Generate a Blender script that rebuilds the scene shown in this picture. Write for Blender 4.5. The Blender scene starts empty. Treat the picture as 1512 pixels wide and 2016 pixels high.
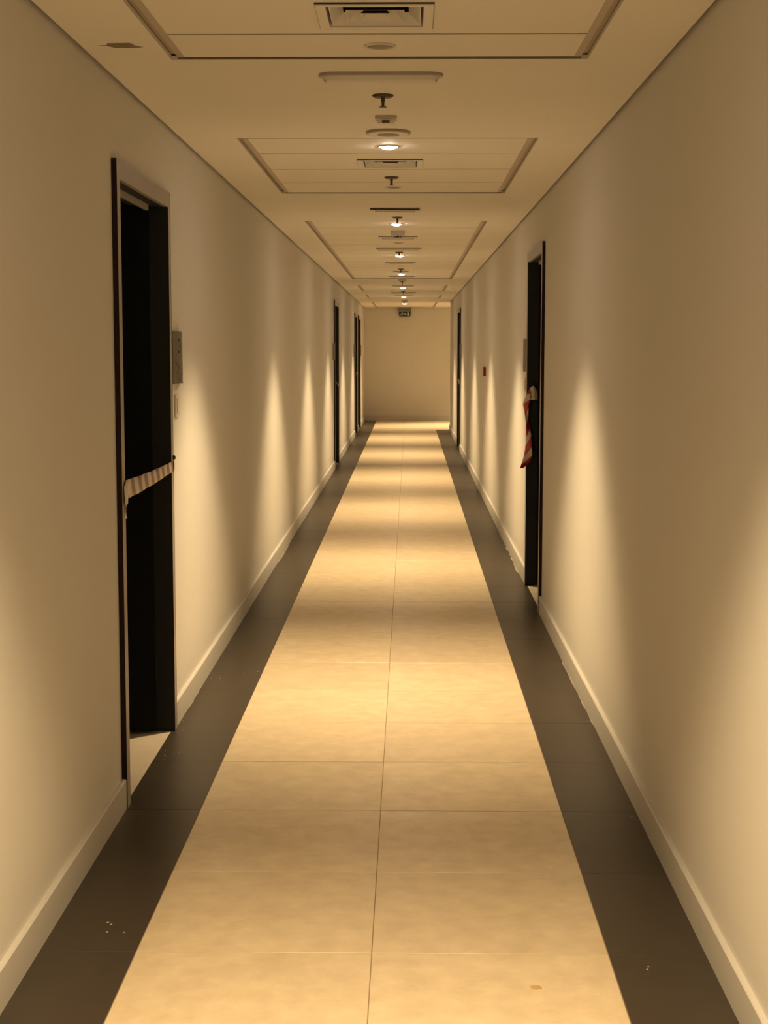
import bpy, bmesh, math, random
from mathutils import Vector, Matrix
random.seed(7)
S = bpy.context.scene
C = S.collection

# ------------------------------------------------------------------ camera
FPX = 3029.6
PITCH, YAW, ROLL = 0.10599, 0.01621, 0.00059
CAM = Vector((0.0911, 0.0, 1.5197))
cd = bpy.data.cameras.new('camera'); cam = bpy.data.objects.new('camera', cd); C.objects.link(cam)
cd.sensor_fit = 'HORIZONTAL'; cd.sensor_width = 36.0; cd.lens = FPX / 1512 * 36.0
cd.clip_start = 0.05; cd.clip_end = 200
fwd = Vector((-math.sin(YAW)*math.cos(PITCH), math.cos(YAW)*math.cos(PITCH), -math.sin(PITCH)))
rgt = Vector((math.cos(YAW), math.sin(YAW), 0)); upv = rgt.cross(fwd)
r2 = rgt*math.cos(ROLL) + upv*math.sin(ROLL); u2 = -rgt*math.sin(ROLL) + upv*math.cos(ROLL)
m = Matrix((r2, u2, -fwd)).transposed().to_4x4(); m.translation = CAM
cam.matrix_world = m
S.camera = cam

# ------------------------------------------------------------------ light and exposure
LIGHT = (1.0, 0.735, 0.405)      # warm lamp colour
SPOT_W = 385.0                   # each corridor downlight
SPOT_SIZE, SPOT_BLEND = math.radians(95), 0.48
LENS_E = 135.0                    # lamp lens radiance
w = bpy.data.worlds.new('world'); S.world = w; w.use_nodes = True
w.node_tree.nodes['Background'].inputs[0].default_value = (0, 0, 0, 1)
w.node_tree.nodes['Background'].inputs[1].default_value = 0.0
vs = S.view_settings
vs.view_transform = 'Standard'; vs.look = 'None'; vs.gamma = 1.0; vs.use_curve_mapping = False
vs.exposure = 0.0

# ------------------------------------------------------------------ helpers
def mat(name, col, rough=0.5, spec=0.5, metal=0.0, noise=0.0, nscale=8.0, bump=0.0, bscale=300.0,
        rand=0.0, emit=None, estr=0.0, col2=None):
    m = bpy.data.materials.new(name); m.use_nodes = True
    nt = m.node_tree; b = nt.nodes['Principled BSDF']
    b.inputs['Roughness'].default_value = rough
    b.inputs['Specular IOR Level'].default_value = spec
    b.inputs['Metallic'].default_value = metal
    b.inputs['Base Color'].default_value = (*col, 1)
    tc = nt.nodes.new('ShaderNodeTexCoord')
    src = tc.outputs['Object']
    out = None
    if rand > 0:
        oi = nt.nodes.new('ShaderNodeObjectInfo')
        ad = nt.nodes.new('ShaderNodeVectorMath'); ad.operation = 'MULTIPLY_ADD'
        cb = nt.nodes.new('ShaderNodeCombineXYZ')
        for i in range(3): nt.links.new(oi.outputs['Random'], cb.inputs[i])
        nt.links.new(cb.outputs[0], ad.inputs[0]); ad.inputs[1].default_value = (37, 51, 23)
        nt.links.new(src, ad.inputs[2]); src = ad.outputs[0]
    if noise > 0:
        n = nt.nodes.new('ShaderNodeTexNoise'); n.inputs['Scale'].default_value = nscale
        n.inputs['Detail'].default_value = 6; n.inputs['Roughness'].default_value = 0.62
        nt.links.new(src, n.inputs['Vector'])
        mx = nt.nodes.new('ShaderNodeMix'); mx.data_type = 'RGBA'
        c2 = col2 if col2 else tuple(c*(1-noise) for c in col)
        mr = nt.nodes.new('ShaderNodeMapRange'); mr.inputs[1].default_value = 0.32; mr.inputs[2].default_value = 0.68
        nt.links.new(n.outputs['Fac'], mr.inputs[0]); nt.links.new(mr.outputs[0], mx.inputs[0])
        mx.inputs[6].default_value = (*c2, 1); mx.inputs[7].default_value = (*col, 1)
        out = mx.outputs[2]
    if rand > 0:
        mr2 = nt.nodes.new('ShaderNodeMapRange'); mr2.inputs[3].default_value = 1-rand; mr2.inputs[4].default_value = 1+rand
        nt.links.new(oi.outputs['Random'], mr2.inputs[0])
        vm = nt.nodes.new('ShaderNodeVectorMath'); vm.operation = 'SCALE'
        if out: nt.links.new(out, vm.inputs[0])
        else: vm.inputs[0].default_value = col
        nt.links.new(mr2.outputs[0], vm.inputs['Scale']); out = vm.outputs[0]
    if out: nt.links.new(out, b.inputs['Base Color'])
    if bump > 0:
        n2 = nt.nodes.new('ShaderNodeTexNoise'); n2.inputs['Scale'].default_value = bscale; n2.inputs['Detail'].default_value = 3
        nt.links.new(tc.outputs['Object'], n2.inputs['Vector'])
        bp = nt.nodes.new('ShaderNodeBump'); bp.inputs['Strength'].default_value = bump; bp.inputs['Distance'].default_value = 0.002
        nt.links.new(n2.outputs['Fac'], bp.inputs['Height']); nt.links.new(bp.outputs[0], b.inputs['Normal'])
    if emit:
        b.inputs['Emission Color'].default_value = (*emit, 1); b.inputs['Emission Strength'].default_value = estr
    return m

M = {}
M['wall'] = mat('wall_paint', (0.70, 0.68, 0.635), 0.75, 0.2, noise=0.03, nscale=1.5, bump=0.12, bscale=160)
M['ceil'] = mat('ceiling_paint', (0.88, 0.84, 0.765), 0.85, 0.15, noise=0.03, nscale=2)
M['panel'] = mat('ceiling_panel', (0.865, 0.82, 0.735), 0.7, 0.2, rand=0.012)
M['rail'] = mat('tray_rail', (0.52, 0.465, 0.40), 0.5, 0.3)
M['groove'] = mat('groove_dark', (0.48, 0.40, 0.31), 0.7, 0.2)
M['joint'] = mat('joint_shadow_gap', (0.20, 0.16, 0.12), 0.8, 0.1)  # dark strip colour stands in for the shade in the panel gaps
M['pale'] = mat('pale_tile', (0.69, 0.57, 0.395), 0.36, 0.35, noise=0.13, nscale=13, rand=0.045, bump=0.05, bscale=60, col2=(0.58, 0.465, 0.315))
M['dark'] = mat('dark_tile', (0.054, 0.042, 0.030), 0.40, 0.30, noise=0.2, nscale=9, rand=0.06, bump=0.05, bscale=60, col2=(0.047, 0.036, 0.026))
M['grout'] = mat('grout', (0.27, 0.205, 0.135), 0.9, 0.1)
M['room_tile'] = mat('room_floor', (0.62, 0.53, 0.41), 0.5, 0.3, noise=0.1)
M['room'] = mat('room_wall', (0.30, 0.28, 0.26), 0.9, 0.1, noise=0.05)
M['skirt'] = mat('skirting_paint', (0.60, 0.575, 0.53), 0.5, 0.35, noise=0.03, nscale=3)
M['frame'] = mat('door_frame_taupe', (0.36, 0.325, 0.28), 0.45, 0.4, noise=0.05, nscale=6)
M['edge'] = mat('door_frame_edge', (0.022, 0.010, 0.010), 0.6, 0.2, noise=0.2, nscale=40)
M['reveal'] = mat('door_reveal', (0.026, 0.028, 0.032), 0.6, 0.2, noise=0.1, nscale=20)
M['leaf'] = mat('door_leaf', (0.007, 0.008, 0.010), 0.65, 0.1, noise=0.3, nscale=15)
M['steel'] = mat('steel', (0.55, 0.54, 0.52), 0.3, 0.5, 1.0, noise=0.05)
M['white'] = mat('white_plastic', (0.74, 0.71, 0.66), 0.45, 0.4, noise=0.02)
M['offwhite'] = mat('aged_plastic', (0.52, 0.48, 0.42), 0.5, 0.4, noise=0.03)
M['lensoff'] = mat('unlit_lens', (0.42, 0.38, 0.34), 0.35, 0.5, noise=0.1, nscale=60)
M['grille'] = mat('speaker_grille', (0.40, 0.36, 0.30), 0.7, 0.2, noise=0.15, nscale=200)
M['darkgrey'] = mat('dark_grille', (0.06, 0.05, 0.045), 0.6, 0.3, noise=0.1)
M['void'] = mat('duct_and_louver_dark', (0.03, 0.022, 0.018), 0.9, 0.05, noise=0.1)
M['sprink'] = mat('sprinkler_metal', (0.10, 0.075, 0.055), 0.45, 0.4, 0.6, noise=0.1)
M['lens'] = mat('lit_lens', (0.9, 0.85, 0.8), 0.4, 0.3, emit=(1.0, 0.86, 0.74), estr=LENS_E)
M['sign'] = mat('sign_aluminium', (0.215, 0.20, 0.16), 0.42, 0.4, 0.35, noise=0.08, nscale=30)
M['ink'] = mat('sign_print', (0.05, 0.042, 0.035), 0.6, 0.2, noise=0.1)
M['ink2'] = mat('sign_ornament', (0.15, 0.12, 0.115), 0.5, 0.3, noise=0.1)
M['red'] = mat('red_plastic', (0.24, 0.010, 0.010), 0.4, 0.4, noise=0.05)
M['exit'] = mat('exit_glass', (0.008, 0.022, 0.012), 0.25, 0.5, noise=0.05)
M['exitw'] = mat('exit_print', (0.62, 0.62, 0.56), 0.5, 0.3, noise=0.02)
M['exitgrey'] = mat('exit_housing', (0.20, 0.19, 0.165), 0.5, 0.4, noise=0.05)
M['tapewhite'] = mat('tape_white', (0.70, 0.62, 0.52), 0.4, 0.4, noise=0.1, nscale=50)
M['scuff'] = mat('bare_patch', (0.30, 0.235, 0.165), 0.9, 0.1, noise=0.25, nscale=40)
M['stain'] = mat('rust_stain', (0.52, 0.36, 0.17), 0.5, 0.3, noise=0.1, nscale=60)
M['dust'] = mat('plaster_dust', (0.42, 0.37, 0.30), 0.9, 0.1, noise=0.1)
M['smearmat'] = mat('plaster_smear', (0.34, 0.30, 0.245), 0.9, 0.1, noise=0.25, nscale=60)
M['smudge'] = mat('plaster_smudge', (0.17, 0.145, 0.12), 0.8, 0.2, noise=0.3, nscale=30)

def stripes(name, red, white, scale, slant, soft=0.05, duty=0.5):
    """printed barrier tape: red stripes along u of the UV map"""
    m = bpy.data.materials.new(name); m.use_nodes = True; nt = m.node_tree; b = nt.nodes['Principled BSDF']
    b.inputs['Roughness'].default_value = 0.4
    b.inputs['Transmission Weight'].default_value = 0.0
    uv = nt.nodes.new('ShaderNodeUVMap'); uv.uv_map = 'UVMap'
    sp = nt.nodes.new('ShaderNodeSeparateXYZ'); nt.links.new(uv.outputs[0], sp.inputs[0])
    a = nt.nodes.new('ShaderNodeMath'); a.operation = 'MULTIPLY_ADD'
    nt.links.new(sp.outputs[1], a.inputs[0]); a.inputs[1].default_value = slant; 
    k = nt.nodes.new('ShaderNodeMath'); k.operation = 'MULTIPLY'; nt.links.new(sp.outputs[0], k.inputs[0]); k.inputs[1].default_value = scale
    nt.links.new(k.outputs[0], a.inputs[2])
    f = nt.nodes.new('ShaderNodeMath'); f.operation = 'PINGPONG'; nt.links.new(a.outputs[0], f.inputs[0]); f.inputs[1].default_value = 0.5
    mr = nt.nodes.new('ShaderNodeMapRange'); mr.inputs[1].default_value = duty*0.5-soft; mr.inputs[2].default_value = duty*0.5+soft
    nt.links.new(f.outputs[0], mr.inputs[0])
    n = nt.nodes.new('ShaderNodeTexNoise'); n.inputs['Scale'].default_value = 45
    mx = nt.nodes.new('ShaderNodeMix'); mx.data_type = 'RGBA'
    mx.inputs[6].default_value = (*red, 1); mx.inputs[7].default_value = (*white, 1)
    nt.links.new(mr.outputs[0], mx.inputs[0])
    m2 = nt.nodes.new('ShaderNodeMix'); m2.data_type = 'RGBA'; m2.blend_type = 'MULTIPLY'; m2.inputs[0].default_value = 0.35
    nt.links.new(mx.outputs[2], m2.inputs[6]); nt.links.new(n.outputs['Color'], m2.inputs[7])
    nt.links.new(m2.outputs[2], b.inputs['Base Color'])
    return m
M['tape_old'] = stripes('tape_faded', (0.20, 0.085, 0.06), (0.70, 0.58, 0.47), 8.0, -0.30, 0.06)
M['tape_red'] = stripes('tape_red', (0.50, 0.02, 0.035), (0.74, 0.63, 0.52), 8.0, 0.5, 0.03, 0.58)

def link(name, me, material=None, parent=None):
    o = bpy.data.objects.new(name, me); C.objects.link(o)
    if material is not None and len(me.materials) == 0: me.materials.append(M[material] if isinstance(material, str) else material)
    if parent: o.parent = parent
    return o
def bmobj(name, bm, material, parent=None, smooth=False):
    bmesh.ops.recalc_face_normals(bm, faces=bm.faces[:])
    me = bpy.data.meshes.new(name); bm.to_mesh(me); bm.free()
    if smooth:
        for p in me.polygons: p.use_smooth = True
    return link(name, me, material, parent)
def bx(bm, x0, x1, y0, y1, z0, z1):
    v = [bm.verts.new((x, y, z)) for z in (z0, z1) for y in (y0, y1) for x in (x0, x1)]
    for f in ((0,1,3,2), (4,6,7,5), (0,4,5,1), (2,3,7,6), (0,2,6,4), (1,5,7,3)):
        bm.faces.new([v[i] for i in f])
def box(name, dims, material, parent=None, bevel=0.0, seg=2):
    bm = bmesh.new(); bx(bm, *dims)
    if bevel: 
        bmesh.ops.recalc_face_normals(bm, faces=bm.faces[:])
        bmesh.ops.bevel(bm, geom=bm.edges[:], offset=bevel, segments=seg, affect='EDGES', profile=0.5)
    return bmobj(name, bm, material, parent)
def lathe(bm, prof, cx=0, cy=0, cz=0, n=32, sx=1, sy=1):
    """profile of (r, z) revolved about the vertical axis"""
    rings = []
    for r, z in prof:
        if r < 1e-6: rings.append([bm.verts.new((cx, cy, cz+z))])
        else: rings.append([bm.verts.new((cx+sx*r*math.cos(2*math.pi*i/n), cy+sy*r*math.sin(2*math.pi*i/n), cz+z)) for i in range(n)])
    for a, b in zip(rings, rings[1:]):
        if len(a) == 1 and len(b) == 1: continue
        for i in range(n):
            j = (i+1) % n
            if len(a) == 1: bm.faces.new((a[0], b[i], b[j]))
            elif len(b) == 1: bm.faces.new((a[i], b[0], a[j]))
            else: bm.faces.new((a[i], b[i], b[j], a[j]))
def round_part(name, prof, material, parent, n=32, smooth=False, **k):
    bm = bmesh.new(); lathe(bm, prof, n=n, **k); return bmobj(name, bm, material, parent, smooth)
def empty(name, loc, label, cat, group=None):
    o = bpy.data.objects.new(name, None); C.objects.link(o); o.location = loc
    o.empty_display_size = 0.05
    tag(o, label, cat, group); return o
def tag(o, label=None, cat=None, group=None, kind=None):
    if label: o['label'] = label
    if cat: o['category'] = cat
    if group: o['group'] = group
    if kind: o['kind'] = kind
    return o
def struct(o, label=None):
    o['kind'] = 'structure'
    if label: o['label'] = label
    return o
def copy_tree(o, parent=None):
    c = o.copy(); C.objects.link(c); c.parent = parent
    for ch in list(o.children): copy_tree(ch, c)
    return c
def cut(rects, hole):
    """rectangles (x0,x1,y0,y1) minus one rectangle"""
    hx0, hx1, hy0, hy1 = hole; out = []
    for x0, x1, y0, y1 in rects:
        if hx0 >= x1 or hx1 <= x0 or hy0 >= y1 or hy1 <= y0: out.append((x0, x1, y0, y1)); continue
        if y0 < hy0: out.append((x0, x1, y0, hy0)); 
        if hy1 < y1: out.append((x0, x1, hy1, y1))
        a, b = max(y0, hy0), min(y1, hy1)
        if x0 < hx0: out.append((x0, hx0, a, b))
        if hx1 < x1: out.append((hx1, x1, a, b))
    return out

# ------------------------------------------------------------------ dimensions (metres)
XW = 0.857            # corridor half width
H = 2.373             # ceiling
YB, YE = -4.0, 32.6   # back end, far wall
YR = 28.95            # right wall ends here, side passage opens
XS = 4.2              # side passage runs to here
WT = 0.12             # wall thickness
DW, DH, FW, PROUD = 1.10, 2.12, 0.060, 0.017   # door frame outer width, height, face width, projection
DOORS_L = [4.96, 19.42, 26.72, 28.60]
DOORS_R = [8.78, 22.95]
DIFF = [3.946, 7.143, 9.54, 11.99, 15.588, 18.605, 21.40, 25.05]   # near edges of the square air diffusers
LIGHTS = [-1.25, 2.70, 6.69, 10.81, 14.48, 18.07, 22.10, 26.00, 30.00]
TRAYS = [(-2.9, 4.69, 4.337, -1), (6.41, 8.67, 6.94, 1), (10.52, 19.21, 11.173, 1), (21.22, 23.29, 21.83, 1), (24.99, 26.50, 25.60, 1), (28.75, 32.58, 29.35, 1)]
TX = 0.618
PITCHP = 0.603
J0, TP = 3.747, 0.602  # tile joint phase and pitch

# ------------------------------------------------------------------ floor
bm = bmesh.new(); bx(bm, -XW-0.001, XW+0.001, YB, YE, -0.06, -0.0012); bx(bm, XW+0.001, XS, YR, YE, -0.06, -0.0012)
floor = struct(bmobj('floor', bm, 'grout'), 'tiled corridor floor with pale middle and dark borders')
def tile_mesh(name, lx, ly, material):
    bm = bmesh.new(); bx(bm, 0, lx, 0, ly, -0.0034, 0)
    bmesh.ops.recalc_face_normals(bm, faces=bm.faces[:])
    ed = [e for e in bm.edges if all(v.co.z > -1e-6 for v in e.verts)]
    bmesh.ops.bevel(bm, geom=ed, offset=0.0009, segments=1, affect='EDGES')
    me = bpy.data.meshes.new(name); bm.to_mesh(me); bm.free(); me.materials.append(M[material]); return me
G = 0.0022
PX = 0.597
me_p = tile_mesh('pale_tile', PX-G, TP-G, 'pale')
me_d = tile_mesh('dark_tile', XW-PX-G, TP-G, 'dark')
k0 = int((YB-J0)//TP)+1; k1 = int((YE-J0)/TP)
for k in range(k0, k1+1):
    y = J0+k*TP
    last = y+TP > YE
    for s in (-1, 1):
        me = me_p if not last else tile_mesh('pale_tile_cut', PX-G, YE-y-G, 'pale')
        o = link('pale_tile', me, None, floor); o.location = ((-PX if s < 0 else 0)+G/2, y+G/2, random.uniform(-0.0003, 0.0003))
        if s > 0 and y+TP > YR+0.3:
            continue
        ln = min(TP, YE-y) if s < 0 else min(TP, YR-y)
        if ln < 0.05: continue
        me = me_d if ln > TP-0.01 else tile_mesh('dark_tile_cut', XW-PX-G, ln-G, 'dark')
        o = link('dark_tile', me, None, floor); o.location = ((-XW if s < 0 else PX)+G/2, y+G/2, random.uniform(-0.0003, 0.0003))
y = YR
while y < YE-0.02:
    x = PX
    ly = min(TP, YE-y)
    while x < XS-0.01:
        lx = min(0.6, XS-x)
        o = link('pale_tile', tile_mesh('pale_tile_side', lx-G, ly-G, 'pale'), None, floor); o.location = (x+G/2, y+G/2, 0)
        x += 0.6
    y += TP

# ------------------------------------------------------------------ walls with door openings
ODW = DW-2*FW+0.02   # rough opening
def wall_mesh(name, side, doors, y0, y1, label):
    bm = bmesh.new()
    xa, xb = (-XW-WT, -XW) if side < 0 else (XW, XW+WT)
    cur = y0
    for d in doors:
        a, b = d+FW-0.012, d+DW-FW+0.012
        bx(bm, xa, xb, cur, a, -0.06, H+0.12); bx(bm, xa, xb, a, b, DH-FW+0.012, H+0.12); cur = b
    bx(bm, xa, xb, cur, y1, -0.06, H+0.12)
    bmesh.ops.remove_doubles(bm, verts=bm.verts[:], dist=1e-5)
    return struct(bmobj(name, bm, 'wall'), label)
wall_mesh('wall_left', -1, DOORS_L, YB, YE, 'cream painted left corridor wall')
wall_mesh('wall_right', 1, DOORS_R, YB, YR, 'cream painted right corridor wall')
struct(box('wall_far', (-XW-WT, XS, YE, YE+WT, -0.06, H+0.12), 'wall'), 'cream painted end wall of the corridor')
struct(box('wall_back', (-XW-WT, XW+WT, YB-WT, YB, -0.06, H+0.12), 'wall'), 'cream painted wall behind the camera')
struct(box('wall_side', (XW+WT, XS, YR-WT, YR, -0.06, H+0.12), 'wall'), 'cream painted wall of the side passage')
struct(box('wall_side_end', (XS, XS+WT, YR-WT, YE+WT, -0.06, H+0.12), 'wall'), 'cream painted end of the side passage')

# skirting boards
SKH, SKT = 0.100, 0.015
def skirting(name, side, doors, y0, y1, label):
    bm = bmesh.new(); cur = y0
    for d in list(doors)+[None]:
        e = d if d is not None else y1
        pr = [(0, 0), (SKT, 0), (SKT, SKH-0.003), (SKT-0.003, SKH), (0, SKH)]
        va, vb = [], []
        for p, z in pr:
            X = -XW+p if side < 0 else XW-p
            va.append(bm.verts.new((X, cur, z))); vb.append(bm.verts.new((X, e, z)))
        n = len(pr)
        for i in range(n): bm.faces.new((va[i], va[(i+1) % n], vb[(i+1) % n], vb[i]))
        bm.faces.new(va); bm.faces.new(vb[::-1])
        if d is not None: cur = d+DW
    return struct(bmobj(name, bm, 'skirt'), label)
skirting('baseboard_left', -1, DOORS_L, YB, YE, 'painted skirting board along the left wall')
skirting('baseboard_right', 1, DOORS_R, YB, YR, 'painted skirting board along the right wall')
bm = bmesh.new(); bx(bm, -XW+SKT, XS, YE-SKT, YE, 0, SKH)
struct(bmobj('baseboard_far', bm, 'skirt'), 'painted skirting board at the end wall')
bm = bmesh.new(); bx(bm, XW-SKT, XS, YR, YR+SKT, 0, SKH)
struct(bmobj('baseboard_side', bm, 'skirt'), 'painted skirting board round the right corner')

# ------------------------------------------------------------------ ceiling
GAP = 0.014
rects = [(-XW+GAP, XW-GAP, YB, YE-GAP), (XW-GAP, XS, YR+GAP, YE-GAP)]
for a, b, j, s in TRAYS: rects = cut(rects, (-TX, TX, a, b))
for d in DIFF: rects = cut(rects, (-0.14, 0.14, d+0.01, d+0.29)) if not any(a < d+.15 < b for a, b, _, _ in TRAYS) else rects
bm = bmesh.new()
for r in rects: bx(bm, r[0], r[1], r[2], r[3], H, H+0.013)
bx(bm, -XW, XW, YB, YE, H+0.075, H+0.11); bx(bm, XW, XS, YR, YE, H+0.075, H+0.11)
ceiling = struct(bmobj('ceiling', bm, 'ceil'), 'plasterboard ceiling with inset panel fields')
PZ = H+0.004          # panel underside
for a, b, j, s in TRAYS:
    bm = bmesh.new()
    bx(bm, -TX-0.01, TX+0.01, a-0.01, b+0.01, H+0.0175, H+0.023)
    hs = [d for d in DIFF if a < d+.15 < b]
    if hs:
        bm.free(); bm = bmesh.new(); rr = [(-TX-0.01, TX+0.01, a-0.01, b+0.01)]
        for d in hs: rr = cut(rr, (-0.14, 0.14, d+0.01, d+0.29))
        for r in rr: bx(bm, *r, H+0.0175, H+0.023)
    bmobj('tray_backing', bm, 'groove', ceiling)
    for sx in (-1, 1):
        bm = bmesh.new(); x0, x1 = sorted((sx*(TX-0.021), sx*(TX-0.041))); bx(bm, x0, x1, a+0.006, b-0.006, PZ+0.001, H+0.0175); bmobj('tray_rail', bm, 'rail', ceiling)
    for y0, y1 in ((a+0.001, a+0.024), (b-0.014, b-0.001)):
        bm = bmesh.new(); bx(bm, -TX+0.021, TX-0.021, y0, y1, H+0.0015, H+0.0175); bmobj('end_strip', bm, 'joint', ceiling)
    js = [a+0.026, b-0.016]
    y = j
    while a+0.02 < y < b-0.02:
        if not any(d-0.012 < y < d+0.312 for d in DIFF): js.append(y)
        y += s*PITCHP
    js.sort()
    for y in js[1:-1]:
        bm = bmesh.new(); bx(bm, -TX+0.043, TX-0.043, y-0.0072, y+0.0072, PZ+0.0016, H+0.0175); bmobj('joint_strip', bm, 'joint', ceiling)
    for y0, y1 in zip(js, js[1:]):
        if y1-y0 < 0.04: continue
        rr = [(-TX+0.042, TX-0.042, y0+0.0075, y1-0.0075)]
        for d in hs: rr = cut(rr, (-0.14, 0.14, d+0.01, d+0.29))
        bm = bmesh.new()
        for r in rr: bx(bm, r[0], r[1], r[2], r[3], PZ, PZ+0.012)
        bmobj('ceiling_panel', bm, 'panel', ceiling)
def under(y):   # height of the surface that carries a fitting at y
    return PZ if any(a < y < b for a, b, _, _ in TRAYS) else H
# brown bare patch on the ceiling by the left wall
bm = bmesh.new()
pts = [(-.800, 4.520), (-.776, 4.517), (-.768, 4.487), (-.705, 4.484), (-.694, 4.500), (-.700, 4.512), (-.688, 4.530), (-.676, 4.546), (-.700, 4.553), (-.758, 4.553), (-.777, 4.528), (-.800, 4.524)]
vs_ = [bm.verts.new((x*0.99, y-0.055, H-0.0006)) for x, y in pts]; bm.faces.new(vs_)
r = bmesh.ops.extrude_face_region(bm, geom=bm.faces[:]); bmesh.ops.translate(bm, vec=(0, 0, 0.0005), verts=[v for v in r['geom'] if isinstance(v, bmesh.types.BMVert)])
o = bmobj('bare_patch', bm, 'scuff', ceiling); o['label'] = 'brown bare patch in the ceiling paint'

# ------------------------------------------------------------------ doors and the dark rooms behind them
def make_door(idx, side, y0, label):
    """frame round an opening, black leaf swung into the room and hung at the far jamb"""
    t = bpy.data.objects.new('door_%d' % idx, None); C.objects.link(t); t.location = (side*XW, y0, 0); struct(t, label)
    # local: x positive into the corridor, y along it
    def lb(name, x0, x1, a, b, z0, z1, material, bevel=0.0, parent=None):
        xa, xb = (x0, x1) if side < 0 else (-x1, -x0)
        return box(name, (xa, xb, a, b, z0, z1), material, parent or t, bevel)
    e = 0.0035
    P = PROUD
    # near jamb, far jamb, head: taupe face, dark outer edge, dark reveal
    lb('jamb_face', 0.0005, P, e, FW, 0, DH-0.001, 'frame'); lb('jamb_edge', 0.0005, P+0.0004, 0, e, 0, DH, 'edge')
    lb('jamb_face', 0.0005, P, DW-FW, DW-e, 0, DH-0.001, 'frame'); lb('jamb_edge', 0.0005, P+0.0004, DW-e, DW, 0, DH, 'edge')
    lb('head_face', 0.0005, P, FW, DW-FW, DH-FW, DH-0.001, 'frame')
    lb('jamb_reveal', -WT, 0.0, FW-0.011, FW, 0, DH-FW, 'reveal'); lb('jamb_reveal', -WT, P, DW-FW-0.0005, DW-FW+0.011, 0, DH-FW, 'reveal')
    lb('head_reveal', -WT, 0.0, FW, DW-FW, DH-FW, DH-FW+0.011, 'reveal')
    lb('door_stop', -0.052, -0.040, FW, DW-FW-0.10, DH-FW-0.022, DH-FW, 'frame')
    lb('door_stop', -0.052, -0.040, FW, FW+0.014, 0, DH-FW, 'reveal')
    lb('threshold', -WT, 0.002, FW, DW-FW, -0.06, 0.0005, 'room_tile')
    # leaf
    th, lw = 0.042, DW-2*FW-0.008
    hx, hy = -0.055, DW-FW-0.004
    piv = bpy.data.objects.new('leaf_pivot', None)
    lf = lb('door_leaf', -lw, 0, -th, 0, 0.018, DH-FW-0.004, 'leaf', 0.002)
    lf.location = (hx if side < 0 else -hx, hy, 0)
    lf.rotation_euler.z = math.radians(10)*(1 if side < 0 else -1)
    for s in (-1, 1):
        bm = bmesh.new()
        X = (-lw+0.06); X = X if side < 0 else -X
        yy = -th-0.004 if s < 0 else 0.004
        lathe(bm, [(0, -0.004), (0.026, -0.004), (0.026, 0.004), (0, 0.004)], n=20)
        bmesh.ops.rotate(bm, cent=(0, 0, 0), matrix=Matrix.Rotation(math.pi/2, 3, 'X'), verts=bm.verts[:])
        q = 0.11 if side < 0 else -0.11
        bx(bm, min(0, q), max(0, q), (s*0.045)-0.009, (s*0.045)+0.009, -0.009, 0.009)
        bx(bm, -0.008, 0.008, min(0, s*0.045), max(0, s*0.045), -0.008, 0.008)
        h_ = bmobj('door_handle', bm, 'steel', lf); h_.location = (X, yy, 1.02)
    for z in (0.25, 1.05, 1.85):
        bm = bmesh.new(); lathe(bm, [(0, -0.045), (0.007, -0.045), (0.007, 0.045), (0, 0.045)], n=10)
        h_ = bmobj('hinge', bm, 'reveal', t); h_.location = (0.0+(hx-0.004 if side < 0 else -hx+0.004), hy+0.0, z)
    # room behind
    bm = bmesh.new()
    xa, xb = (-XW-WT-1.9, -XW-WT) if side < 0 else (XW+WT, XW+WT+1.9)
    ya, yb = y0-0.25, y0+DW+0.22
    bx(bm, xa-0.02 if side < 0 else xb, xa if side < 0 else xb+0.02, ya, yb, 0, 2.6)
    bx(bm, xa, xb, ya-0.02, ya, 0, 2.6); bx(bm, xa, xb, yb, yb+0.02, 0, 2.6); bx(bm, xa, xb, ya, yb, 2.6, 2.62)
    struct(bmobj('wall_room_%d' % idx, bm, 'room'), 'unlit room walls behind a doorway')
    struct(box('floor_room_%d' % idx, (xa, xb, ya, yb, -0.06, 0.0), 'room_tile'), 'tiled floor of an unlit room')
    return t
dl = ['nearest doorway on the left wall, black and open, striped tape across it',
      'second doorway on the left wall, black and open',
      'third doorway on the left wall, black and open',
      'farthest doorway on the left wall, black and open',
      'nearer doorway on the right wall, black, striped tape hanging from it',
      'farther doorway on the right wall, black and open']
for i, y in enumerate(DOORS_L): make_door(i+1, -1, y, dl[i])
for i, y in enumerate(DOORS_R): make_door(i+5, 1, y, dl[i+4])
for o in [o for o in bpy.data.objects if o.name.startswith('leaf_pivot')]: bpy.data.objects.remove(o)

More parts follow.
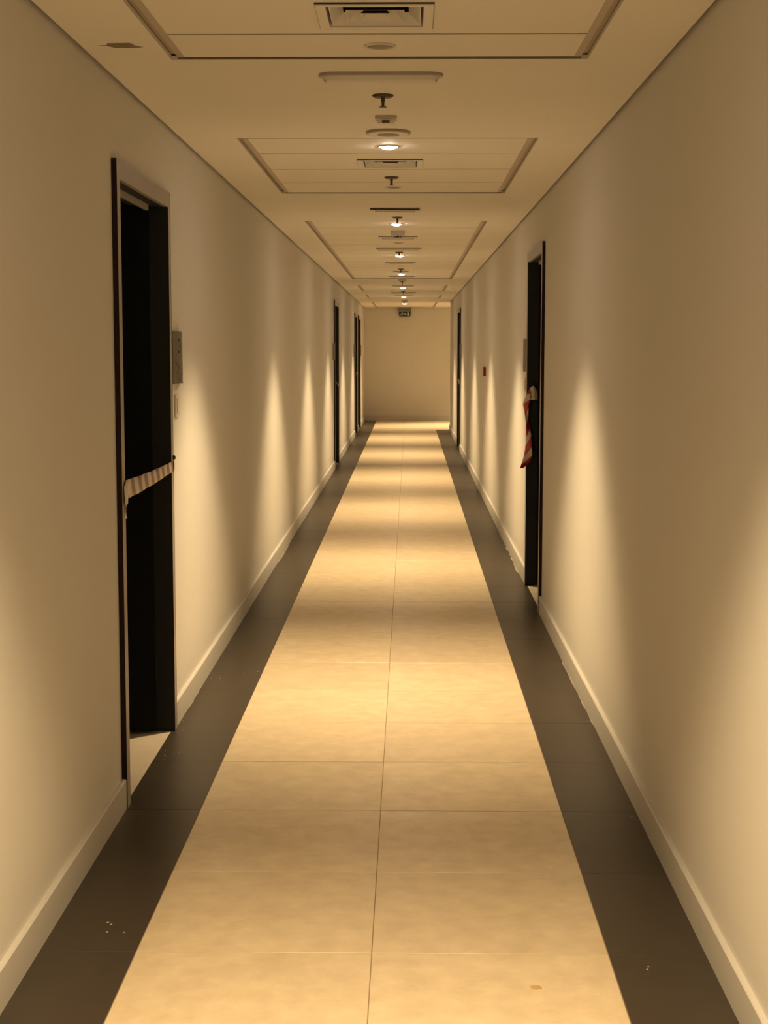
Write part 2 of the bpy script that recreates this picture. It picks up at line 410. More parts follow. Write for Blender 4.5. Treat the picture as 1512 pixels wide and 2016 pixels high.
# ------------------------------------------------------------------ downlights
def make_downlight(lit):
    t = bpy.data.objects.new('downlight', None); C.objects.link(t)
    round_part('trim_ring', [(0.038, 0), (0.046, 0), (0.0465, -0.002), (0.044, -0.0045), (0.040, -0.005), (0.0365, -0.002), (0.0365, 0)], 'white', t, smooth=True)
    if lit:
        round_part('lens', [(0, -0.0150), (0.012, -0.0142), (0.022, -0.0118), (0.030, -0.0075), (0.0355, -0.0010), (0, -0.0005)], 'lens', t, smooth=True)
    else:
        round_part('lens', [(0, -0.0075), (0.018, -0.0070), (0.030, -0.0045), (0.0352, -0.0008), (0, -0.0008)], 'grille', t, smooth=True)
    return t
proto = make_downlight(True)
def add_spot(t, watt):
    ld = bpy.data.lights.new('spot', 'SPOT'); ld.energy = watt; ld.color = LIGHT
    ld.spot_size = SPOT_SIZE; ld.spot_blend = SPOT_BLEND; ld.shadow_soft_size = 0.03
    # reflector: intensity falls from the axis to the cut-off edge
    ld.use_nodes = True; nt = ld.node_tree; em = nt.nodes['Emission']
    tc = nt.nodes.new('ShaderNodeTexCoord'); sx = nt.nodes.new('ShaderNodeSeparateXYZ'); nt.links.new(tc.outputs['Normal'], sx.inputs[0])
    ab = nt.nodes.new('ShaderNodeMath'); ab.operation = 'ABSOLUTE'; nt.links.new(sx.outputs[2], ab.inputs[0])
    mr = nt.nodes.new('ShaderNodeMapRange'); mr.inputs[1].default_value = 0.66; mr.inputs[2].default_value = 1.0; mr.inputs[3].default_value = 0.06; mr.inputs[4].default_value = 1.0
    pw = nt.nodes.new('ShaderNodeMath'); pw.operation = 'POWER'; pw.inputs[1].default_value = 1.3
    nt.links.new(ab.outputs[0], mr.inputs[0]); nt.links.new(mr.outputs[0], pw.inputs[0]); nt.links.new(pw.outputs[0], em.inputs['Strength'])
    lo = bpy.data.objects.new('lamp_beam', ld); C.objects.link(lo); lo.parent = t; lo.location = (0, 0, -0.042)
LL = {0: 'lit downlight in the ceiling behind the camera', 1: 'lit downlight in the ceiling just above the camera',
      2: 'lit round downlight nearest the camera, in the first small panel field',
      3: 'lit round downlight second from the camera, at the start of the long panel field',
      4: 'lit round downlight third from the camera, over the middle of the long panel field',
      5: 'lit round downlight fourth from the camera, near the far end of the long panel field',
      6: 'lit round downlight fifth from the camera along the ceiling',
      7: 'lit round downlight second from the end wall',
      8: 'lit round downlight nearest the end wall, above the exit sign'}
for i, y in enumerate(LIGHTS):
    t = proto if i == 0 else copy_tree(proto)
    t.location = (0, y, under(y)); tag(t, LL[i], 'downlight', 'lit ceiling downlights')
for t in [o for o in bpy.data.objects if o.get('group') == 'lit ceiling downlights']: add_spot(t, SPOT_W)
for i, (x, y, f) in enumerate(((1.7, 30.75, 1.7), (1.35, 30.7, 0.0))):
    if f <= 0: continue
    t = copy_tree(proto)
    for ch in list(t.children):
        if ch.type == 'LIGHT': bpy.data.objects.remove(ch)
    t.location = (x, y, H); tag(t, 'lit downlight round the corner in the side passage', 'downlight', 'lit ceiling downlights'); add_spot(t, SPOT_W*f)
off = make_downlight(False)
OFFL = ['unlit round downlight between the nearest air diffuser and the long oval luminaire',
        'unlit round downlight at the far end of the first small panel field',
        'unlit round downlight between the square diffuser and the thin bar luminaire, long panel field',
        'unlit round downlight fourth from the camera, tiny, above the long panel field middle']
for i, y in enumerate((4.50, 8.372, 12.74, 16.26)):
    t = off if i == 0 else copy_tree(off)
    t.location = (0.006, y, under(y)); tag(t, OFFL[i], 'downlight', 'unlit ceiling downlights')

# ------------------------------------------------------------------ square air diffusers
def make_diffuser():
    t = bpy.data.objects.new('air_diffuser', None); C.objects.link(t)
    def sq(bm, h0, z0, h1, z1):     # sloping square ring
        a = [bm.verts.new((sx*h0, sy*h0, z0)) for sx, sy in ((-1,-1),(1,-1),(1,1),(-1,1))]
        b = [bm.verts.new((sx*h1, sy*h1, z1)) for sx, sy in ((-1,-1),(1,-1),(1,1),(-1,1))]
        for i in range(4): bm.faces.new((a[i], a[(i+1) % 4], b[(i+1) % 4], b[i]))
    bm = bmesh.new(); sq(bm, 0.150, 0.0, 0.149, -0.008); sq(bm, 0.149, -0.008, 0.124, -0.006); sq(bm, 0.124, -0.006, 0.118, 0.028); sq(bm, 0.118, 0.028, 0.150, 0.0)
    bmobj('outer_frame', bm, 'white', t)
    for n_, (h0, z0, h1, z1) in enumerate(((0.088, 0.026, 0.117, -0.003), (0.047, 0.026, 0.075, -0.003), (0.014, 0.024, 0.037, -0.003))):
        bm = bmesh.new(); sq(bm, h1, z1, h1-0.002, z1); sq(bm, h1-0.002, z1, h0-0.002, z0); sq(bm, h0-.002, z0, h0, z0)
        lv = bmobj('louver', bm, 'white', t)
        bm = bmesh.new(); sq(bm, h0+0.0003, z0, h1+0.0003, z1+0.0004); sq(bm, h1+0.0003, z1+0.0004, h1, z1); sq(bm, h0, z0, h0+0.0003, z0); bmobj('louver_back_shade', bm, 'void', lv)  # backs of the white louvers coloured dark, painting in the slot shade
    bm = bmesh.new(); sq(bm, 0.1495, 0.004, 0.1505, 0.003); sq(bm, 0.1505, 0.003, 0.1505, -0.0045); sq(bm, 0.1505, -0.0045, 0.149, -0.0045); bmobj('edge_shade_ring', bm, 'darkgrey', t)  # dark ring paints the shadow line between frame edge and ceiling
    bm = bmesh.new(); bx(bm, -0.0145, 0.0145, -0.0145, 0.0145, 0.0225, 0.0245); bmobj('centre_plate', bm, 'offwhite', t)
    bm = bmesh.new(); bx(bm, -0.135, 0.135, -0.135, 0.135, 0.058, 0.062); sq(bm, 0.135, 0.058, 0.135, 0.027); bmobj('duct_box', bm, 'void', t)
    return t
dp = make_diffuser()
DL = ['square air diffuser nearest the camera, at the top of the picture', 'square air diffuser in the first small panel field, behind the first lit downlight',
      'square air diffuser hanging slightly crooked between two panel fields', 'square air diffuser behind the box detector in the long panel field',
      'square air diffuser in the middle of the long panel field', 'square air diffuser at the far end of the long panel field',
      'square air diffuser second from the end of the corridor', 'square air diffuser farthest down the corridor']
for i, y in enumerate(DIFF):
    t = dp if i == 0 else copy_tree(dp)
    t.location = (0.002, y+0.15, under(y+0.15)); tag(t, DL[i], 'air diffuser', 'square ceiling air diffusers')
    if i == 2:
        t.rotation_euler = (math.radians(2.6), math.radians(0.6), 0); t.location.z -= 0.002

# ------------------------------------------------------------------ oval emergency luminaires
def make_oval():
    t = bpy.data.objects.new('emergency_luminaire', None); C.objects.link(t)
    def stad(bm, hl, r, z0, z1, hl1, r1, cap=True):
        def ring(hl, r, z):
            vs = []
            for i in range(13): a = -math.pi/2+math.pi*i/12; vs.append(bm.verts.new((hl+r*math.cos(a), r*math.sin(a), z)))
            for i in range(13): a = math.pi/2+math.pi*i/12; vs.append(bm.verts.new((-hl+r*math.cos(a), r*math.sin(a), z)))
            return vs
        a, b = ring(hl, r, z0), ring(hl1, r1, z1); n = len(a)
        for i in range(n): bm.faces.new((a[i], a[(i+1) % n], b[(i+1) % n], b[i]))
        return a, b
    bm = bmesh.new(); a, _ = stad(bm, 0.148, 0.047, 0, -0.008, 0.148, 0.047); _, b = stad(bm, 0.148, 0.047, -0.008, -0.010, 0.147, 0.045); bm.faces.new(b); bm.faces.new(a)
    bmobj('base', bm, 'lensoff', t)
    bm = bmesh.new(); stad(bm, 0.143, 0.041, -0.010, -0.020, 0.142, 0.038); stad(bm, 0.142, 0.038, -0.020, -0.026, 0.140, 0.029); _, b = stad(bm, 0.140, 0.029, -0.026, -0.0285, 0.137, 0.015); bm.faces.new(b)
    bmesh.ops.remove_doubles(bm, verts=bm.verts[:], dist=1e-5)
    cv = bmobj('diffuser_cover', bm, 'white', t, True)
    for s in (-1, 1):
        bm = bmesh.new(); bx(bm, s*0.166-0.010, s*0.166+0.010, -0.020, 0.020, -0.023, -0.012); bmobj('end_clip', bm, 'grille', t)
    return t
ov = make_oval()
OL = ['long oval emergency luminaire nearest the camera', 'long oval emergency luminaire in the long panel field', 'long oval emergency luminaire farthest down the corridor']
for i, y in enumerate((4.935, 13.36, 23.75)):
    t = ov if i == 0 else copy_tree(ov); t.location = (0.0, y, under(y)); tag(t, OL[i], 'ceiling lamp', 'oval emergency luminaires')

# ------------------------------------------------------------------ sprinklers
def make_sprinkler():
    t = bpy.data.objects.new('sprinkler', None); C.objects.link(t)
    round_part('rosette', [(0, 0), (0.036, 0), (0.0365, -0.003), (0.030, -0.008), (0.016, -0.010), (0, -0.010)], 'sprink', t, 24, True)
    round_part('stem', [(0, -0.009), (0.0075, -0.009), (0.006, -0.018), (0.0042, -0.024), (0.0042, -0.040), (0, -0.040)], 'sprink', t, 12)
    bm = bmesh.new()
    for s in (-1, 1):
        bx(bm, s*0.0062-0.001, s*0.0062+0.001, -0.002, 0.002, -0.041, -0.016)
    bmobj('yoke_arm', bm, 'sprink', t)
    round_part('deflector', [(0, -0.039), (0.0125, -0.0395), (0.013, -0.0415), (0, -0.042)], 'sprink', t, 16)
    return t
sp = make_sprinkler()
SPN = ['nearest dark sprinkler head, just past the nearest oval luminaire', 'dark sprinkler head in the first small panel field', 'dark sprinkler head right before the second lit downlight',
       'dark sprinkler head right before the third lit downlight', 'dark sprinkler head right before the fourth lit downlight', 'dark sprinkler head just past the long panel field',
       'dark sprinkler head second from the end wall', 'dark sprinkler head nearest the end wall']
for i, y in enumerate((5.335, 7.88, 10.20, 13.95, 16.88, 19.94, 23.39, 28.14)):
    t = sp if i == 0 else copy_tree(sp); t.location = (0.012 if i == 2 else 0.0, y, under(y)); tag(t, SPN[i], 'sprinkler', 'ceiling sprinkler heads')

# ------------------------------------------------------------------ sensors, speakers
def make_sensor():
    t = bpy.data.objects.new('motion_sensor', None); C.objects.link(t)
    box('base_plate', (-0.040, 0.040, -0.040, 0.040, -0.011, 0.0), 'offwhite', t, 0.002)
    bm = bmesh.new()
    a = [(-.033, -.030), (.033, -.030), (.033, .030), (-.033, .030)]; b = [(-.029, -.024), (.029, -.024), (.029, .024), (-.029, .024)]
    va = [bm.verts.new((x, y, -0.011)) for x, y in a]; vb = [bm.verts.new((x, y, -0.027)) for x, y in b]
    for i in range(4): bm.faces.new((va[i], va[(i+1) % 4], vb[(i+1) % 4], vb[i]))
    bm.faces.new(vb); bm.faces.new(va[::-1]); bmobj('housing', bm, 'white', t)
    box('sensor_window', (-0.014, 0.014, -0.0305, -0.020, -0.0265, -0.015), 'ink2', t, 0.001)
    return t
t = make_sensor(); t.location = (0.003, 5.83, H); tag(t, 'small square motion sensor between the nearest sprinkler and the round speaker', 'sensor')
def make_speaker():
    t = bpy.data.objects.new('ceiling_speaker', None); C.objects.link(t)
    round_part('rim', [(0.080, 0), (0.088, 0), (0.089, -0.009), (0.086, -0.0115), (0.080, -0.0115)], 'lensoff', t, 40)
    round_part('face', [(0.0, -0.002), (0.0815, -0.002), (0.0815, -0.0112), (0.078, -0.0125), (0.0, -0.0125)], 'white', t, 40)
    round_part('grille', [(0, -0.0165), (0.030, -0.0160), (0.045, -0.0135), (0.046, -0.0120), (0, -0.0120)], 'grille', t, 32, True)
    return t
sk = make_speaker(); sk.location = (0.006, 6.22, H); tag(sk, 'round ceiling speaker just before the first lit downlight', 'speaker', 'round ceiling speakers')
t = copy_tree(sk); t.location = (-0.004, 17.44, under(17.44)); tag(t, 'round ceiling speaker far off in the long panel field', 'speaker', 'round ceiling speakers')
def make_boxdet():
    t = bpy.data.objects.new('box_detector', None); C.objects.link(t)
    box('housing', (-0.051, 0.051, -0.045, 0.045, -0.036, 0.0), 'offwhite', t, 0.003)
    bm = bmesh.new(); lathe(bm, [(0, -0.036), (0.026, -0.036), (0.026, -0.040), (0.022, -0.048), (0, -0.048)], n=18); bmobj('chamber', bm, 'darkgrey', t)
    for k in range(6):
        a = k*math.pi/3; bm = bmesh.new(); bx(bm, 0.020, 0.031, -0.0022, 0.0022, -0.047, -0.036)
        bmesh.ops.rotate(bm, cent=(0, 0, 0), matrix=Matrix.Rotation(a, 3, 'Z'), verts=bm.verts[:]); bmobj('fin', bm, 'offwhite', t)
    return t
bd = make_boxdet()
BL = ['grey box detector behind the second lit downlight', 'grey box detector at the far end of the long panel field', 'grey box detector nearest the end wall']
for i, y in enumerate((11.465, 19.115, 27.45)):
    t = bd if i == 0 else copy_tree(bd); t.location = (0.005, y, under(y)); tag(t, BL[i], 'detector', 'box detectors on the ceiling')

# ------------------------------------------------------------------ convex room signs
SW, SH_, SB = 0.20, 0.21, 0.020
def arc(s, off=0.0): return 0.004+SB*(1-(2*s/SW)**2)+off
def make_sign(digit):
    """local: s along y, projection along +x, z up, origin at the lower middle"""
    t = bpy.data.objects.new('room_sign', None); C.objects.link(t)
    bm = bmesh.new(); N = 24; front, back = [], []
    for i in range(N+1):
        s = -SW/2+SW*i/N
        front.append([bm.verts.new((arc(s), s, z)) for z in (0, SH_)]); back.append([bm.verts.new((max(arc(s)-0.003, 0.0006), s, z)) for z in (0, SH_)])
    for i in range(N):
        bm.faces.new((front[i][0], front[i+1][0], front[i+1][1], front[i][1])); bm.faces.new((back[i][0], back[i][1], back[i+1][1], back[i+1][0]))
        for k in (0, 1): bm.faces.new((front[i][k], front[i+1][k], back[i+1][k], back[i][k]))
    for i in (0, N): bm.faces.new((front[i][0], front[i][1], back[i][1], back[i][0]))
    bmobj('plate', bm, 'sign', t, False)
    def stroke(bm, pts, wd, taper=False):
        L = []
        n = len(pts)
        for i, (s, z) in enumerate(pts):
            a = Vector(pts[max(0, i-1)]); b = Vector(pts[min(n-1, i+1)]); d = (b-a).normalized(); q = Vector((-d.y, d.x))
            ww = wd*(math.sin(math.pi*min(max(i/(n-1), 0.06), 0.94)) if taper else 1)/2
            L.append([bm.verts.new((arc(s+q.x*ww*k, 0.0007), s+q.x*ww*k, z+q.y*ww*k)) for k in (-1, 1)])
        for a, b in zip(L, L[1:]): bm.faces.new((a[0], b[0], b[1], a[1]))
    def spiral(cx, cz, r0, r1, a0, a1, n=26): return [(cx+(r0+(r1-r0)*i/n)*math.cos(a0+(a1-a0)*i/n), cz+(r0+(r1-r0)*i/n)*math.sin(a0+(a1-a0)*i/n)) for i in range(n+1)]
    bm = bmesh.new(); zc = SH_*0.725; R_ = 0.0140; c0 = -0.045
    if digit == '3':
        stroke(bm, spiral(c0, zc+0.0118, R_*.95, R_*.95, math.radians(160), math.radians(-90), 18), 0.0062)
        stroke(bm, spiral(c0, zc-0.0118, R_*1.05, R_*1.05, math.radians(90), math.radians(-160), 18), 0.0062)
    else:
        stroke(bm, [(c0+0.004, zc+0.024), (c0-0.016, zc-0.008)], 0.0055); stroke(bm, [(c0-0.017, zc-0.009), (c0+0.017, zc-0.009)], 0.0055); stroke(bm, [(c0+0.005, zc+0.025), (c0+0.005, zc-0.024)], 0.0055)
    bmobj('room_number', bm, 'ink', t)
    bm = bmesh.new()
    for mir in (1,):
        stroke(bm, [(-0.095+0.06*i/20, 0.085-0.030*(i/20)**1.5) for i in range(21)], 0.010, True)
        stroke(bm, [(-0.085+0.055*i/20, 0.026+0.055*(i/20)**0.7) for i in range(21)], 0.009, True)
        stroke(bm, spiral(-0.050, 0.025, 0.022, 0.006, 2.2, 2.2-1.6*math.pi*1.5), 0.008, True)
        stroke(bm, spiral(-0.018, 0.050, 0.020, 0.008, 3.6, 3.6+1.7*math.pi), 0.007, True)
        stroke(bm, [(-0.060+0.09*i/20, 0.012+0.012*math.sin(i/20*math.pi*2)) for i in range(21)], 0.007, True)
        stroke(bm, spiral(0.040, 0.040, 0.024, 0.007, 0.4, 0.4+2.2*math.pi), 0.007, True)
    bmobj('ornament', bm, 'ink2', t)
    return t
def place_sign(t, side, y, z):
    t.location = (side*XW, y, z)
    if side > 0:
        t.rotation_euler.z = math.pi
s3 = make_sign('3'); place_sign(s3, -1, 6.276, 1.377); tag(s3, 'grey curved room sign numbered 3 beside the nearest left doorway', 'sign', 'curved room signs')
s4 = make_sign('4'); place_sign(s4, 1, 10.08, 1.371); tag(s4, 'grey curved room sign on the right wall, behind the nearer right doorway', 'sign', 'curved room signs')
for side, y, lab in ((-1, 19.25, 'grey curved room sign in front of the second left doorway'), (-1, 26.53, 'grey curved room sign in front of the third left doorway'),
                     (-1, 29.93, 'grey curved room sign past the farthest left doorway'), (1, 22.77, 'grey curved room sign in front of the farther right doorway')):
    t = copy_tree(s3)
    for ch in list(t.children):
        if ch.name.startswith('room_number'): bpy.data.objects.remove(ch)
    place_sign(t, side, y, 1.374); tag(t, lab, 'sign', 'curved room signs')

# ------------------------------------------------------------------ switches, call point
def make_switch():
    t = bpy.data.objects.new('light_switch', None); C.objects.link(t)
    box('plate', (0, 0.009, -0.043, 0.043, -0.045, 0.045), 'white', t, 0.002)
    box('rocker', (0.0085, 0.0125, -0.030, 0.030, -0.030, 0.030), 'white', t, 0.0015)
    round_part('screw', [(0, 0), (0.003, 0), (0.003, 0.001), (0, 0.001)], 'steel', t, 10).location = (0.0095, 0, -0.038)
    return t
sw = make_switch(); sw.location = (-XW, 6.253, 1.287); tag(sw, 'white light switch under the sign numbered 3', 'switch', 'white light switches')
t = copy_tree(sw); t.location = (XW, 10.13, 1.284); t.rotation_euler.z = math.pi; tag(t, 'white light switch on the right wall behind the hanging tape', 'switch', 'white light switches')
t = bpy.data.objects.new('fire_call_point', None); C.objects.link(t); t.location = (XW, 15.46, 1.290); t.rotation_euler.z = math.pi
tag(t, 'red square fire alarm call point on the right wall', 'fire alarm')
box('housing', (0, 0.026, -0.045, 0.045, -0.045, 0.045), 'red', t, 0.004)
box('press_plate', (0.0255, 0.027, -0.028, 0.028, -0.022, 0.026), 'offwhite', t, 0.001)

# ------------------------------------------------------------------ exit sign
t = bpy.data.objects.new('exit_sign', None); C.objects.link(t); t.location = (-0.003, YE-0.06, H)
tag(t, 'dark green exit sign with running figure hanging before the end wall', 'exit sign')
box('housing', (-0.135, 0.135, -0.030, 0.030, -0.092, 0.0), 'exitgrey', t, 0.003)
bm = bmesh.new()
va = [bm.verts.new((x, y, z)) for y in (-0.008, 0.008) for x, z in ((-0.128, -0.092), (0.128, -0.092), (0.116, -0.186), (0.104, -0.192), (-0.104, -0.192), (-0.116, -0.186))]
bm.faces.new(va[:6]); bm.faces.new(va[6:][::-1])
for i in range(6): bm.faces.new((va[i], va[(i+1) % 6], va[6+(i+1) % 6], va[6+i]))
bmobj('panel', bm, 'exit', t)
box('lower_reflection', (-0.104, 0.104, -0.009, 0.009, -0.197, -0.192), 'exitw', t)  # white strip stands in for the reflection along the panel's lower edge
def flat(name, polys):
    bm = bmesh.new()
    for p in polys:
        vv = [bm.verts.new((x, -0.0088, z)) for x, z in p]; f = bm.faces.new(vv)
    bmobj(name, bm, 'exitw', t)
Z0 = -0.142
flat('door_symbol', [[(0.052, Z0-0.036), (0.092, Z0-0.036), (0.092, Z0+0.036), (0.052, Z0+0.036)]])
flat('arrow_symbol', [[(-0.022, Z0-0.007), (0.018, Z0-0.007), (0.018, Z0+0.007), (-0.022, Z0+0.007)], [(0.014, Z0-0.018), (0.038, Z0), (0.014, Z0+0.018)]])
flat('running_figure', [[(-0.052+0.009*math.cos(a*math.pi/4), Z0+0.033+0.009*math.sin(a*math.pi/4)) for a in range(8)],
    [(-0.072, Z0-0.006), (-0.056, Z0-0.012), (-0.042, Z0+0.020), (-0.060, Z0+0.022)],
    [(-0.056, Z0+0.020), (-0.046, Z0+0.022), (-0.028, Z0+0.006), (-0.034, Z0+0.000)],
    [(-0.060, Z0+0.022), (-0.066, Z0+0.016), (-0.088, Z0+0.010), (-0.088, Z0+0.016)],
    [(-0.068, Z0-0.006), (-0.054, Z0-0.010), (-0.042, Z0-0.034), (-0.052, Z0-0.036)],
    [(-0.072, Z0-0.004), (-0.062, Z0-0.014), (-0.092, Z0-0.034), (-0.098, Z0-0.028)]])

# ------------------------------------------------------------------ barrier tape
def ribbon(name, rows, material, parent=None):
    """rows: list of (a, b) edge points; u runs along the length, v across"""
    bm = bmesh.new(); uvl = bm.loops.layers.uv.new('UVMap')
    acc = [0.0]
    for (a, b), (c, d) in zip(rows, rows[1:]): acc.append(acc[-1]+(((Vector(a)+Vector(b))-(Vector(c)+Vector(d)))/2).length)
    K = 4
    V = [[bm.verts.new(Vector(a).lerp(Vector(b), k/K)) for k in range(K+1)] for a, b in rows]
    for i in range(len(rows)-1):
        for k in range(K):
            f = bm.faces.new((V[i][k], V[i+1][k], V[i+1][k+1], V[i][k+1]))
            for lp, (ii, kk) in zip(f.loops, ((i, k), (i+1, k), (i+1, k+1), (i, k+1))): lp[uvl].uv = (acc[ii], kk/K)
    me = bpy.data.meshes.new(name); bm.to_mesh(me); bm.free()
    for p in me.polygons: p.use_smooth = True
    o = link(name, me, material, parent)
    md = o.modifiers.new('thickness', 'SOLIDIFY'); md.thickness = 0.0006
    return o
XF = -XW+PROUD        # face of left frames
t = empty('barrier_tape', (XF, 5.52, 1.05), 'faded red and white striped barrier tape stretched across the nearest left doorway', 'barrier tape', 'scraps of striped barrier tape')
rows = []
n = 40
for i in range(n+1):
    f = i/n; y = 5.005+(6.045-5.005)*f
    zt = 1.088+(1.078-1.088)*f-0.003*math.sin(math.pi*f); zb = 1.024+(1.038-1.024)*f-0.002*math.sin(math.pi*f)
    x = XF+0.0015+0.004*math.sin(math.pi*f)
    rows.append(((x+0.0012*math.sin(f*31), y, zt+0.0004*math.sin(f*23)), (x+0.001*math.sin(f*27+1), y, zb+0.0005*math.sin(f*19))))
ob = ribbon('tape_strip', [tuple(Vector(p)-t.location for p in r) for r in rows], 'tape_old', t)
# crumpled end on the near jamb and its hanging tail, wrap round the far jamb
def crumple(name, c, size, material, parent, seed):
    rnd = random.Random(seed); bm = bmesh.new(); bmesh.ops.create_icosphere(bm, subdivisions=2, radius=1)
    for v in bm.verts:
        k = 0.75+0.5*rnd.random(); v.co = Vector((v.co.x*size[0]*k, v.co.y*size[1]*k, v.co.z*size[2]*k))
    o = bmobj(name, bm, material, parent); o.location = Vector(c)-parent.location; return o
crumple('knot', (XF+0.006, 5.005, 1.048), (0.006, 0.030, 0.040), 'tapewhite', t, 3)
tail = [((XF+0.004+0.002*math.sin(i), 5.000+0.004*math.sin(i*.8), 1.02-0.011*i), (XF+0.004+0.002*math.cos(i), 5.018+0.003*math.cos(i), 1.018-0.011*i)) for i in range(6)]
ribbon('tape_tail', [tuple(Vector(p)-t.location for p in r) for r in tail], 'tapewhite', t)
crumple('wrap', (XF+0.004, 6.048, 1.090), (0.006, 0.012, 0.010), 'edge', t, 5)
wrap = [((XF+0.003, 6.04+0.005*i, 1.078-0.0005*i), (XF+0.003, 6.04+0.005*i, 1.038)) for i in range(5)]+[((XF-0.012, 6.0625, 1.077), (XF-0.012, 6.0625, 1.038))]
ribbon('tape_wrap', [tuple(Vector(p)-t.location for p in r) for r in wrap], 'tape_old', t)

def pix(u, v, Y):     # a point on the plane y = Y seen at a photograph pixel
    d = fwd*1.0+r2*((u-756)/FPX)-u2*((v-1008)/FPX); return CAM+d*((Y-CAM.y)/d.y)
# hanging tape at the far jamb of the nearer right doorway
YJ = DOORS_R[0]+DW-FW-0.02
L_ = [(1043, 765), (1036, 778), (1029, 795), (1032, 806), (1033.5, 818), (1035, 830), (1036, 844), (1036, 858), (1035, 872), (1033.5, 886), (1031, 898), (1027.5, 910), (1024, 921)]
R_ = [(1046, 783), (1044, 788), (1041, 796), (1040.5, 807), (1040.5, 818), (1042, 830), (1044.5, 844), (1046, 858), (1046.5, 872), (1047.5, 886), (1048, 898), (1046, 908), (1030, 922)]
t = empty('barrier_tape', pix(1044, 775, YJ), 'bright red and white barrier tape tied and hanging at the nearer right doorway', 'barrier tape', 'scraps of striped barrier tape')
rows = []
for i, (a, b) in enumerate(zip(L_, R_)):
    tw = 0.018*math.sin(i*0.9)
    rows.append((pix(*a, YJ-0.005+tw)-t.location, pix(*b, YJ-0.02-tw)-t.location))
def dense(rows, k=4):
    out = []
    for (a, b), (c, d) in zip(rows, rows[1:]):
        for i in range(k): out.append((a.lerp(c, i/k), b.lerp(d, i/k)))
    out.append(rows[-1]); return out
ribbon('tape_strip', dense(rows), 'tape_red', t)
rows = [(pix(1042, 765, YJ)-t.location, pix(1045, 787, YJ)-t.location), (pix(1050, 759, YJ-0.015)-t.location, pix(1052, 787, YJ-0.02)-t.location), (pix(1055, 763, YJ-0.01)-t.location, pix(1057, 788, YJ-0.01)-t.location), (pix(1059, 776, YJ)-t.location, pix(1060, 786, YJ)-t.location)]
ribbon('tape_end', dense(rows), 'tapewhite', t)
# short scraps on the far doorways
def scrap(side, Y, pts, label, material):
    base = pix(*pts[0][0], Y)
    t = empty('barrier_tape', base, label, 'barrier tape', 'scraps of striped barrier tape')
    rows = [(pix(*a, Y)-base, pix(*b, Y-0.01*(i % 2))-base) for i, (a, b) in enumerate(pts)]
    ribbon('tape_strip', dense(rows), material, t)
    crumple('knot', pix((pts[0][0][0]+pts[0][1][0])/2, (pts[0][0][1]+pts[0][1][1])/2, Y), (0.008, 0.008, 0.012), material, t, 9)
scrap(-1, 20.4, [((660.5, 750), (660.5, 754)), ((663, 752), (663, 758)), ((666, 755), (665.5, 761)), ((669, 761), (668, 763))], 'short scrap of barrier tape on the second left doorway', 'tape_old')
scrap(-1, 27.7, [((699, 739), (699.5, 741.5)), ((701, 733.5), (702, 740)), ((703.8, 731.5), (703.8, 738.5))], 'short scrap of barrier tape on the third left doorway', 'tape_old')
scrap(1, 23.98, [((900.3, 746.5), (905, 748)), ((902, 750), (905, 752)), ((903, 756), (904.6, 756.5))], 'short pale scrap of barrier tape on the farther right doorway', 'tapewhite')

# ------------------------------------------------------------------ marks and crumbs on the floor
def blob(name, cx, cy, rx, ry, z, material, seed, label):
    rnd = random.Random(seed); bm = bmesh.new(); n = 18
    vv = [bm.verts.new((cx+rx*(0.7+0.5*rnd.random())*math.cos(2*math.pi*i/n), cy+ry*(0.7+0.5*rnd.random())*math.sin(2*math.pi*i/n), z)) for i in range(n)]
    bm.faces.new(vv); r = bmesh.ops.extrude_face_region(bm, geom=bm.faces[:]); bmesh.ops.translate(bm, vec=(0, 0, -0.0005), verts=[v for v in r['geom'] if isinstance(v, bmesh.types.BMVert)])
    o = bmobj(name, bm, material, floor); o['label'] = label; return o
def fpix(u, v):
    d = fwd*1.0+r2*((u-756)/FPX)-u2*((v-1008)/FPX); return CAM+d*(-CAM.z/d.z)
p = fpix(1056, 1944); blob('rust_stain', p.x, p.y, 0.014, 0.014, 0.0008, 'stain', 4, 'small rusty stain on a pale tile')
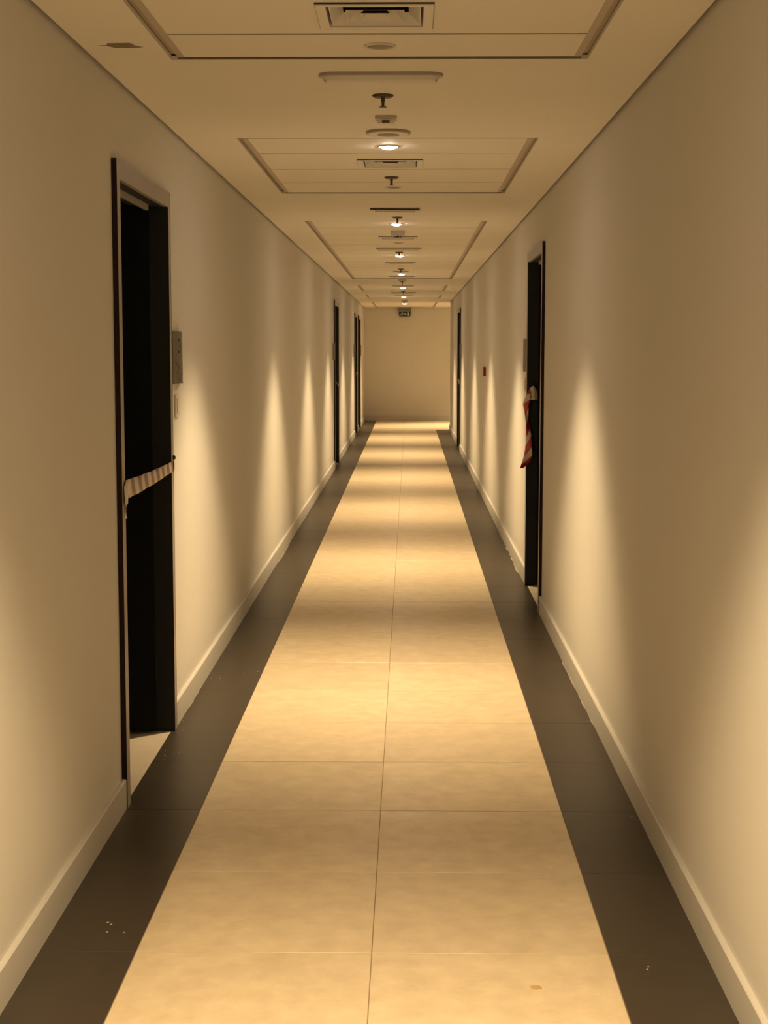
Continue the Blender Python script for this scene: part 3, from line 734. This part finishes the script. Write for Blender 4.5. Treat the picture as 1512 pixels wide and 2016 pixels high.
def smear(side, y0, y1, wmax, seed):
    rnd = random.Random(seed); bm = bmesh.new(); n = int((y1-y0)/0.02); xb = XW-SKT; prev = None; w_ = 0.0
    for i in range(n+1):
        w_ = max(0.0, min(wmax, w_+rnd.uniform(-0.3, 0.3)*wmax)) if 0 < i < n else 0.0
        y = y0+(y1-y0)*i/n
        a = bm.verts.new((side*xb, y, 0.0032)); b = bm.verts.new((side*(xb-w_-0.0008), y+rnd.uniform(-.004, .004), 0.0006))
        if prev: bm.faces.new((prev[0], prev[1], b, a))
        prev = (a, b)
    o = bmobj('plaster_smear', bm, 'smearmat', floor); o['label'] = 'ragged plaster smear along the skirting'
smear(1, 9.98, 12.6, 0.015, 2); smear(-1, 10.6, 12.4, 0.010, 3); smear(-1, 6.25, 6.75, 0.006, 4); smear(1, 6.1, 7.4, 0.005, 5)
bm = bmesh.new(); rnd = random.Random(21)
spots = [(224, 1830, 5, 20), (330, 1482, 6, 22), (352, 1430, 6, 15), (1280, 1905, 2, 8), (1255, 1610, 6, 14), (1205, 1490, 8, 14), (1165, 1420, 8, 12), (1020, 1105, 10, 12), (1005, 1065, 10, 10), (990, 1030, 8, 8), (425, 1330, 8, 12), (500, 1330, 3, 20), (545, 1100, 8, 8), (560, 1080, 8, 8), (1325, 1735, 4, 10)]
for u, v, n_, sp_ in spots:
    for k in range(n_):
        q = fpix(u+rnd.uniform(-sp_, sp_), v+rnd.uniform(-sp_, sp_)*0.7)
        if abs(q.x) > XW-SKT-0.006 or abs(q.x) < PX+0.01: continue
        s = rnd.uniform(0.0012, 0.0038); a = rnd.random()*3
        vv = [bm.verts.new((q.x+s*c, q.y+s*d*rnd.uniform(.5, 1.6), 0.0006+e*s*0.7)) for c, d, e in ((-1,-1,0), (1,-.8,0), (.9,1,0), (-.8,.9,0), (0.1,0,1))]
        bm.faces.new((vv[0], vv[1], vv[4])); bm.faces.new((vv[1], vv[2], vv[4])); bm.faces.new((vv[2], vv[3], vv[4])); bm.faces.new((vv[3], vv[0], vv[4])); bm.faces.new((vv[3], vv[2], vv[1], vv[0]))
o = bmobj('plaster_crumbs', bm, 'dust'); tag(o, 'tiny pale plaster crumbs scattered on the dark border tiles', 'debris', kind='stuff')
